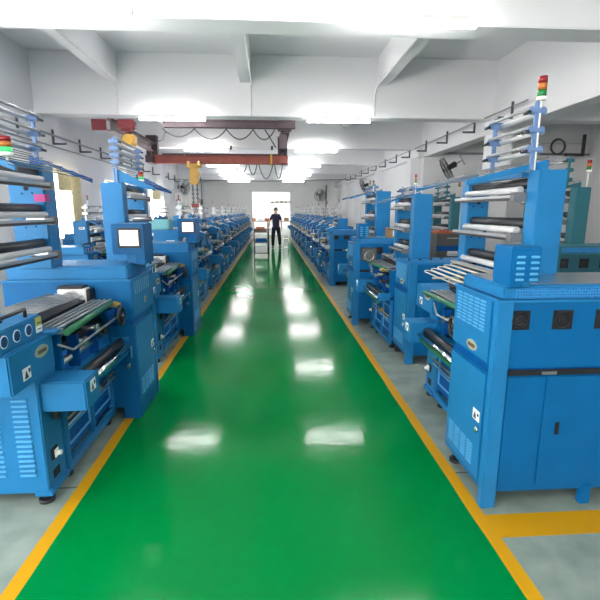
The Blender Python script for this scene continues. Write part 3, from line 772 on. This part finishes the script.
# tool cabinet between the towers
tc = thing('tool_cabinet', 'grey steel tool cabinet with orange cloth on top, seen between the right towers', 'cabinet', (3.05, 7.6, 0))
MB().box(-.25, .30, -.25, .25, .05, 1.22, .01).box(-.22, .27, -.22, .22, 0, .06).build('cabinet_body', 'greycab', tc)
for z in (.12, .40, .68, .95): 
    d_ = MB().box(-.24, .29, -.262, -.25, z, z+.25, .004).build('drawer', 'greycab', tc)
    MB().box(-.08, .12, -.275, -.262, z+.19, z+.205, .003).build('drawer_pull', 'steel', d_)
MB().use('label').box(-.06, .12, -.265, -.262, .85, .93).build('paper_note', None, tc)
MB().box(-.255, .305, -.264, -.26, .93, 1.02).build('blue_strip', 'blue_deep', tc)
o = tag(MB().use('orange').box(-.26, .30, -.26, .26, 0, .03, .012).box(-.2, .0, -.2, .1, .03, .06, .012).build('cleaning_cloth'), 'folded orange cloths on top of the grey tool cabinet', 'cloth'); o.location = (3.05, 7.6, 1.22)

# ------------------------------------------------------------------ crane
def ibeam(name, p0, p1, h, wd, m, parent=None):
    g = MB(); (x0, y0, z), (x1, y1, _) = p0, p1
    if abs(x1-x0) > abs(y1-y0):
        g.box(x0, x1, y0-wd/2, y0+wd/2, z-h/2, z-h/2+.022, .002).box(x0, x1, y0-wd/2, y0+wd/2, z+h/2-.022, z+h/2, .002).box(x0, x1, y0-.01, y0+.01, z-h/2+.02, z+h/2-.02)
    else:
        g.box(x0-wd/2, x0+wd/2, y0, y1, z-h/2, z-h/2+.022, .002).box(x0-wd/2, x0+wd/2, y0, y1, z+h/2-.022, z+h/2, .002).box(x0-.01, x0+.01, y0, y1, z-h/2+.02, z+h/2-.02)
    return g.build(name, m, parent)
o = tag(ibeam('support_beam', (-2.15, 9.56, 3.33), (.52, 9.56, 3.33), .15, .14, 'crane_dark'), 'dark steel support beam just behind the first concrete beam', 'beam')
lr = thing('runway_beam', 'faded pink runway beam running away along the left of the crane', 'beam', (-3.22, 9.65, 3.31), group='crane runways')
ibeam('runway_rail', (0, 0, 0), (0, 3.35, 0), .24, .15, 'crane_pink', lr)
MB().box(-.14, .16, 3.1, 3.3, -.30, .30, .01).build('end_block', 'crane_dark', lr)
MB().box(-.36, -.08, -.04, .02, -.11, .10, .005).build('end_plate', 'crane_block', lr)
rr = thing('runway_beam', 'dark runway beam above the lane at the right end of the crane', 'beam', (.33, 9.65, 3.31), group='crane runways')
ibeam('runway_rail', (0, 0, 0), (0, 3.35, 0), .24, .15, 'crane_dark', rr)
MB().box(-.17, .12, -.04, .12, -.08, .22, .01).box(-.13, .02, .12, .4, -.42, -.1, .01).build('control_box', 'crane_dark', rr)
MB().box(-.12, .14, 3.1, 3.3, -.34, .30, .01).build('end_block', 'crane_dark', rr)
gd = thing('crane_girder', 'red steel bridge girder of the overhead crane', 'crane', (-1.35, 12.35, 2.935))
ibeam('girder_beam', (-1.78, 0, 0), (1.82, 0, 0), .21, .20, 'crane_red', gd)
for x, m_ in ((-1.78, 'crane_dark'), (1.70, 'crane_red')):
    MB().box(x-.09, x+.09, -.28, .28, -.10, .08, .01).build('end_carriage', m_, gd)
    for y in (-.2, .2): MB().cyl((x-.05, y, .13), (x+.05, y, .13), .05, 18).build('carriage_wheel', 'crane_dark', gd)
MB().box(1.35, 1.40, -.12, .12, -.13, .14).build('stop_plate', 'hoist', gd)
tag(ibeam('tie_beam', (-3.0, 13.05, 3.13), (.42, 13.05, 3.24), .09, .09, 'crane_dark'), 'thin dark tie beam above the red girder', 'beam')
hg = None
for x in (-1.1, .05):
    o = tag(MB().box(-.03, .03, -.03, .03, 0, .105).build('beam_hanger', 'crane_dark'), 'short dark hanger under the tie beam, %s one' % ('middle' if x < -1 else 'right'), 'hanger', 'tie beam hangers'); o.location = (x, 13.05, 3.29)
def hoist(name, label, loc, drop):
    h = thing('chain_hoist', label, 'hoist', loc, 0, 'yellow chain hoists')
    MB().box(-.20, .20, -.06, .06, -.06, .04, .01).build('trolley', 'hoist', h)
    for x in (-.13, .13):
        for y in (-.075, .075): MB().cyl((x, y-.015, .05), (x, y+.015, .05), .045, 16).build('trolley_wheel', 'brass', h)
    MB().box(-.11, .11, -.12, .12, -.50, -.06, .03).cyl((.02, -.19, -.2), (.02, .19, -.2), .11, 18).build('hoist_body', 'hoist', h)
    n = int((drop-.14)/.055)
    for x in (-.06, .06):
        g = MB()
        for k in range(n):
            g.torus((x, 0, -.52-k*.055), ((1, 0, 0) if k % 2 else (0, 1, 0)), .024, .009, 8, 4)
        g.tube([(x, 0, -.50), (x, 0, -.50-n*.055)], .004, 5).build('load_chain', 'hookm', h)
    z = -.34-drop
    MB().box(-.11, .11, -.04, .04, z-.1, z, .01).tube([(0, 0, z-.1), (0, 0, z-.13), (.035, 0, z-.16), (.03, 0, z-.21), (-.02, 0, z-.22), (-.04, 0, z-.18)], .013).build('hook_block', 'crane_red', h)
    MB().tube([(.16, 0, -.3), (.17, .0, -.8), (.16, 0, -.34-drop*.8)], .010).box(.13, .19, -.02, .02, -.34-drop*.8-.16, -.34-drop*.8, .006).build('pendant', 'black', h)
    return h
hoist('a', 'yellow chain hoist hanging from the red girder, chain and hook lowered', (-2.03, 12.35, 2.79), .66)
h2 = thing('chain_hoist', 'yellow hoist block parked at the near end of the left runway', 'hoist', (-2.93, 9.9, 3.235), 0, 'yellow chain hoists')
MB().box(-.10, .12, -.14, .14, -.30, -.08, .03).cyl((0, -.16, -.19), (0, .16, -.19), .11, 18).build('hoist_body', 'hoist', h2)
MB().box(-.03, .03, -.03, .03, -.09, .02).build('hoist_shank', 'crane_dark', h2)
o = tag(MB().use('crane_block').box(-.15, .17, -.12, .12, -.16, 0, .012).box(-.10, .12, -.08, .08, -.22, -.16, .01).build('crane_bracket'), 'red bracket block above the parked hoist', 'bracket'); o.location = (-2.90, 9.66, 3.398)
# drooping cables
def droop(pts_x, y, z, sag, label, m='hookm', r=.013):
    pts = []
    for a, b_ in zip(pts_x, pts_x[1:]):
        for k in range(9):
            t = k/8; pts.append((a+(b_-a)*t, y, z-sag*4*t*(1-t)*(1 if int(a*10) % 2 else .8)))
    return tag(MB().tube(pts, r, 6).build('crane_cable', m), label, 'cable', 'drooping crane cables')
droop([-2.2, -1.55, -.9, -.35, .1], 9.70, 3.26, .20, 'black cable festooned below the dark support beam')
droop([-1.0, -.62, -.35, .1, .35], 12.75, 2.98, .50, 'black cable loops hanging behind the red girder')
tag(MB().tube([(-.1, 9.75, 3.26), (.02, 9.95, 3.1), (.12, 10.2, 2.98)], .014, 6).build('crane_cable', 'hookm'), 'short cable running to the dark control box', 'cable')
tag(MB().tube([(-4.4, 20.9, 3.0), (-2.5, 20.9, 2.96), (-.5, 20.9, 2.94), (1.5, 20.9, 2.98), (4.45, 20.9, 3.06)], .012, 6).build('overhead_cable', 'hookm'), 'thin overhead cable strung across the hall beyond the crane', 'cable')
tag(MB().tube([(-2.72, 9.75, 3.06), (-2.55, 9.9, 2.95), (-2.3, 10.1, 3.1), (-2.3, 10.4, 3.3)], .012, 6).build('crane_cable', 'hookm'), 'black cable curling beside the parked hoist', 'cable')

# ------------------------------------------------------------------ wall fans
def wall_fan(label, loc, rz, tilt=0.0, box=False, m='pipe_grey', R=.26):
    e = thing('wall_fan', label, 'fan', loc, rz, 'wall fans')
    MB().box(-.03, .03, -.40, -.36, -.12, .12, .006).tube([(0, -.37, 0), (0, -.28, .0), (0, -.2, -.02)], .018).build('wall_bracket', m, e)
    MB().cyl((0, -.2, 0), (0, -.03, 0), .07, 18, .055).ball((0, -.2, 0), .07, .05, .07).build('fan_motor', 'black', e)
    g = MB()
    for (r, y) in ((R, 0), (R*.97, .05), (R*.97, -.05), (R*.66, .075), (R*.33, .085), (R*.66, -.06)):
        g.torus((0, y, 0), (0, 1, 0), r, .006, 28, 5)
    for k in range(20):
        a = 2*PI*k/20; c, s = math.cos(a), math.sin(a)
        g.tube([(c*.05, .088, s*.05), (c*R*.66, .078, s*R*.66), (c*R, .02, s*R)], .003, 4)
        g.tube([(c*.05, -.06, s*.05), (c*R*.8, -.06, s*R*.8), (c*R, -.02, s*R)], .003, 4)
    g.build('fan_cage', 'black' if m != 'white' else 'white', e)
    b = MB()
    for k in range(3):
        a = 2*PI*k/3+.5
        vs = []
        for (rr, da, yy) in ((.04, -.25, .02), (R*.5, -.45, .03), (R*.88, -.35, .02), (R*.9, .25, -.02), (R*.5, .35, -.02), (.04, .3, -.01)):
            vs.append(b.bm.verts.new((rr*math.cos(a+da), yy, rr*math.sin(a+da))))
        f = b.bm.faces.new(vs); f.smooth = False
        r_ = bmesh.ops.extrude_face_region(b.bm, geom=[f])
        for v in [x for x in r_['geom'] if isinstance(x, bmesh.types.BMVert)]: v.co.y += .006
    b.cyl((0, -.03, 0), (0, .06, 0), .04, 16).build('fan_blade', 'pipe_grey', e)
    if box: MB().box(-.16, .16, -.40, -.2, .28, .5, .01).build('switch_box', 'white', e)
    if tilt: e.rotation_euler = (tilt, 0, rz)
    return e
wall_fan('large dark wall fan seen edge-on behind the rack of the nearest right press', (4.05, 10.3, 2.55), math.radians(62), -.5, R=.27)
wall_fan('dark wall fan seen edge-on high on the right wall above the third press', (4.2, 20.4, 2.70), math.radians(66), -.4, R=.32)
wall_fan('round grey fan with white box above it, near the end of the right wall', (3.3, 30.15, 2.62), math.radians(180), 0, True, R=.38)
f4 = wall_fan('dark red wall fan beyond the crane on the left wall', (-4.0, 21.6, 2.68), math.radians(-110), -.2, R=.34)
tag(MB().cyl((3.75, 30.5, 0), (3.75, 30.5, 3.3), .05, 12).build('wall_pipe', 'pipe_grey'), 'vertical grey pipe beside the round far fan', 'pipe')
o = tag(MB().use('white').box(-.16, .16, -.12, .12, 0, .42, .02).use('magenta').box(-.1, .1, -.125, -.119, .05, .12).build('junction_box'), 'white box mounted under the dark red fan on the left wall', 'box'); o.location = (-4.25, 21.2, 2.0)

# ------------------------------------------------------------------ trolley in the lane
ct = thing('utility_cart', 'dark three-tier trolley in the lane left of the standing person', 'trolley', (-.36, 15.9, 0), .05)
for x in (-.25, .25):
    for y in (-.3, .3):
        MB().cyl((x, y, .10), (x, y, 1.0 if y < 0 else 1.2), .02, 10).build('cart_post', 'black', ct)
        w_ = MB().cyl((x-.015, y, .05), (x+.015, y, .05), .05, 16).box(x-.02, x+.02, y-.02, y+.02, .07, .11).build('castor', 'black', ct)
for z in (.12, .50, .86): MB().box(-.27, .27, -.32, .32, z, z+.025, .005).build('cart_shelf', 'greycab', ct)
MB().tube([(-.25, .3, 1.2), (-.25, .33, 1.24), (.25, .33, 1.24), (.25, .3, 1.2)], .014).build('push_handle', 'black', ct)
for (x, y, z, sx, sy, sz, m_, lab, nm_, cat) in (
    (0, -.05, .146, .2, .22, .22, 'white', 'white box on the bottom shelf of the dark trolley', 'storage_box', 'box'),
    (0, -.05, .526, .2, .2, .12, 'blue_deep', 'dark blue tray on the middle shelf of the trolley', 'storage_tray', 'tray'),
    (-.02, .0, .886, .22, .24, .10, 'copper', 'dark brown box on the top shelf of the trolley', 'storage_box', 'box'),
    (-.03, .05, .987, .16, .16, .06, 'orange', 'orange red cloth bundle on top of the trolley', 'cloth_bundle', 'cloth')):
    o = tag(MB().box(-sx, sx, -sy, sy, 0, sz, .012).build(nm_, m_), lab, cat); o.location = (-.36+x, 15.9+y, z)
# little steel stand right of the person
st = thing('steel_stand', 'small open steel stand on the green floor right of the person', 'stand', (.62, 18.9, 0))
for x in (-.11, .11):
    for y in (-.11, .11): MB().cyl((x, y, 0), (x, y, .45), .012, 8).build('stand_leg', 'steel', st)
MB().box(-.125, .125, -.125, .125, .44, .46, .004).box(-.11, .11, -.118, -.108, .08, .095).box(-.11, .11, .108, .118, .08, .095).build('stand_top', 'steel', st)

# ------------------------------------------------------------------ the room beyond
bn = thing('work_bench', 'long work bench with dark edge in the bright room beyond the doorway', 'bench', (0, YF+7.5, 0))
MB().box(-1.9, 2.2, -.35, .35, .72, .78, .01).build('bench_top', 'copper', bn)
for x in (-1.8, -.1, 2.1):
    for y in (-.3, .3): MB().box(x-.03, x+.03, y-.03, y+.03, 0, .72).build('bench_leg', 'greycab', bn)
for k, (x, m_, lab) in enumerate(((-1.5, 'orange', 'orange red carton on the bench beyond the doorway, leftmost'), (-.9, 'white', 'white carton on the bench beyond the doorway'), (-.35, 'orange', 'orange carton on the bench beyond the doorway, next to the white one'), (1.3, 'cardboard', 'brown carton at the right end of the bench beyond the doorway'))):
    o = tag(MB().box(-.2, .2, -.15, .15, 0, .22+.05*(k % 2), .008).build('carton', m_), lab, 'box', 'cartons on the far bench'); o.location = (x, YF+7.5, .78)
for z, lab in ((1.72, 'thin grey wall shelf beyond the doorway, lower of two'), (2.35, 'thin grey wall shelf beyond the doorway, upper of two')):
    o = tag(MB().use('pipe_grey').box(-.3 if z < 2 else -.2, 2.3, -.14, .14, -.012, .012, .003).box(.0, .03, -.12, .12, -.1, -.012).box(1.9, 1.93, -.12, .12, -.1, -.012).build('wall_shelf'), lab, 'shelf', 'shelves beyond the doorway'); o.location = (0, YF+11.65, z)
for k in range(5):
    o = tag(MB().use('cardboard' if k % 2 else 'greycab').box(-.12, .12, -.08, .08, 0, .09+.02*(k % 3), .004).build('small_box'), 'small box on the upper wall shelf beyond the doorway', 'box', 'small boxes on the far shelf'); o.location = (.15+k*.42, YF+11.65, 2.362)

# ------------------------------------------------------------------ person
def skin_obj(name, verts, edges, radii, m_, parent, sub=2, root=0):
    me = bpy.data.meshes.new(name); me.from_pydata([Vector(v) for v in verts], edges, [])
    o = bpy.data.objects.new(name, me); COL.objects.link(o); o.parent = parent
    me.materials.append(M[m_])
    sk = o.modifiers.new('skin', 'SKIN'); sk.use_smooth_shade = True
    layer = me.skin_vertices[0] if me.skin_vertices else None
    if layer is None:
        bm = bmesh.new(); bm.from_mesh(me); bm.verts.layers.skin.verify(); bm.to_mesh(me); bm.free(); layer = me.skin_vertices[0]
    for i, r in enumerate(radii):
        layer.data[i].radius = (r, r) if not isinstance(r, tuple) else r
        layer.data[i].use_root = (i == root)
    s = o.modifiers.new('sub', 'SUBSURF'); s.levels = sub; s.render_levels = sub
    return o
pp = thing('person', 'person in navy polo shirt and black trousers walking in the lane, head bowed', 'person', (.205, 19.3, 0), math.radians(0)); pp.scale = (1.03, 1.03, 1.03)
# faces the camera (-y); its right arm at -x
V = [(0, 0, .93), (0, 0, 1.05), (0, .01, 1.22), (0, .0, 1.38), (0, -.01, 1.46), (0, -.03, 1.52),
     (-.145, .0, 1.365), (-.26, .03, 1.13), (-.31, -.05, .92), (-.315, -.065, .86),
     (.145, .0, 1.365), (.225, .03, 1.13), (.235, -.02, .90), (.235, -.03, .84),
     (-.09, 0, .86), (-.13, -.10, .49), (-.135, .03, .09), (-.14, -.08, .04),
     (.09, 0, .86), (.14, -.02, .50), (.165, .10, .09), (.185, -.01, .04)]
E_ = [(0, 1), (1, 2), (2, 3), (3, 4), (4, 5), (3, 6), (6, 7), (7, 8), (8, 9), (3, 10), (10, 11), (11, 12), (12, 13), (0, 14), (14, 15), (15, 16), (16, 17), (0, 18), (18, 19), (19, 20), (20, 21)]
Rr = [(.07, .05), (.10, .07), (.14, .10), (.13, .09), .055, .05, .052, .042, .030, .026, .052, .042, .030, .026, .05, .045, .036, .03, .05, .045, .036, .03]
# fingers and thumb grown from the hand
for sgn, wi in ((-1, 9), (1, 13)):
    w0 = Vector(V[wi]); palm = w0+Vector((0, -.008, -.055)); V.append(tuple(palm)); E_.append((wi, len(V)-1)); Rr.append((.026, .018)); pi_ = len(V)-1
    for k, ln in enumerate((.062, .072, .066, .05)):
        oy = -.030+.019*k
        a = palm+Vector((0, oy, -.028)); b1 = a+Vector((-sgn*.006, -.006, -ln*.55)); c1 = b1+Vector((-sgn*.018, -.006, -ln*.42))
        i0 = len(V); V += [tuple(a), tuple(b1), tuple(c1)]; Rr += [.0095, .0085, .007]; E_ += [(pi_, i0), (i0, i0+1), (i0+1, i0+2)]
    a = palm+Vector((-sgn*.004, -.034, .012)); b1 = a+Vector((-sgn*.01, -.022, -.03)); i0 = len(V)
    V += [tuple(a), tuple(b1)]; Rr += [.011, .0085]; E_ += [(pi_, i0), (i0, i0+1)]
body = skin_obj('body', V, E_, Rr, 'skin', pp)
# head with face
h = MB().use('skin')
h.ball((0, -.045, 1.600), .072, .088, .105, 24, 16); h.ball((0, -.075, 1.555), .050, .055, .055, 16, 10)
h.prism([(-.130, 1.575), (-.155, 1.582), (-.130, 1.618)], 'x', -.013, .013)
h.ball((-.074, -.035, 1.595), .012, .020, .030, 10, 8); h.ball((.074, -.035, 1.595), .012, .020, .030, 10, 8)
h.use('label').ball((-.027, -.123, 1.605), .011, .006, .007, 8, 6).ball((.027, -.123, 1.605), .011, .006, .007, 8, 6)
h.use('ink').ball((-.027, -.128, 1.604), .005, .003, .005, 8, 6).ball((.027, -.128, 1.604), .005, .003, .005, 8, 6)
h.box(-.04, -.014, -.132, -.122, 1.621, 1.627).box(.014, .04, -.132, -.122, 1.621, 1.627)
h.use('orange').ball((0, -.128, 1.552), .022, .008, .006, 10, 6)
hd = h.build('head', None, pp)
R_ = Matrix.Rotation(math.radians(28), 3, 'X')
for v in hd.data.vertices: v.co = R_ @ (v.co-Vector((0, -.03, 1.52)))+Vector((0, -.03, 1.515))
g = MB().use('hair'); g.ball((0, -.028, 1.632), .080, .092, .090, 20, 14); g.ball((0, .02, 1.59), .070, .055, .075, 16, 10)
hr = g.build('hair', None, pp)
for v in hr.data.vertices: v.co = R_ @ (v.co-Vector((0, -.03, 1.52)))+Vector((0, -.03, 1.515))
skin_obj('polo_shirt', [(0, 0, .82), (0, 0, 1.02), (0, .01, 1.20), (0, .0, 1.345), (0, -.005, 1.44), (-.145, .0, 1.365), (-.235, .02, 1.17), (.145, .0, 1.365), (.215, .02, 1.17)],
         [(0, 1), (1, 2), (2, 3), (3, 4), (3, 5), (5, 6), (3, 7), (7, 8)], [(.175, .13), (.165, .12), (.175, .12), (.135, .10), (.06, .06), .070, .062, .070, .062], 'navy', pp, root=1)
skin_obj('trousers', [(0, 0, .93), (-.09, 0, .84), (-.13, -.10, .49), (-.135, .03, .10), (.09, 0, .84), (.14, -.02, .50), (.165, .10, .12)],
         [(0, 1), (1, 2), (2, 3), (0, 4), (4, 5), (5, 6)], [(.16, .12), (.105, .105), .082, .066, (.105, .105), .082, .066], 'trouser', pp)
for x, y, rzz in ((-.138, -.02, -.1), (.172, .05, .25)):
    s_ = MB().use('shoe').ball((0, 0, .05), .048, .13, .045, 16, 10).ball((0, .05, .07), .042, .06, .05, 12, 8).use('sole').box(-.045, .045, -.125, .12, .0, .02, .009)
    o = s_.build('shoe', None, pp); o.location = (x, y, 0); o.rotation_euler = (0, 0, rzz)

# ------------------------------------------------------------------ world, camera, view
wd = bpy.data.worlds.new('sky'); C.world = wd; wd.use_nodes = True
bg = wd.node_tree.nodes['Background']; bg.inputs['Color'].default_value = (1.0, .97, .92, 1); bg.inputs['Strength'].default_value = 3.4

cam = bpy.data.cameras.new('camera'); co = bpy.data.objects.new('camera', cam); COL.objects.link(co)
th = math.atan(89/440); ps = math.atan(29*math.cos(th)/440)
co.location = (0, 0, 1.6); co.rotation_euler = (PI/2-th, 0, -ps)
cam.sensor_fit = 'HORIZONTAL'; cam.sensor_width = 36; cam.lens = 36*440/600; cam.clip_start = .05; cam.clip_end = 200
C.camera = co
v = C.view_settings; v.view_transform = 'Standard'; v.look = 'None'; v.gamma = 1; v.exposure = 2.62; v.use_curve_mapping = False
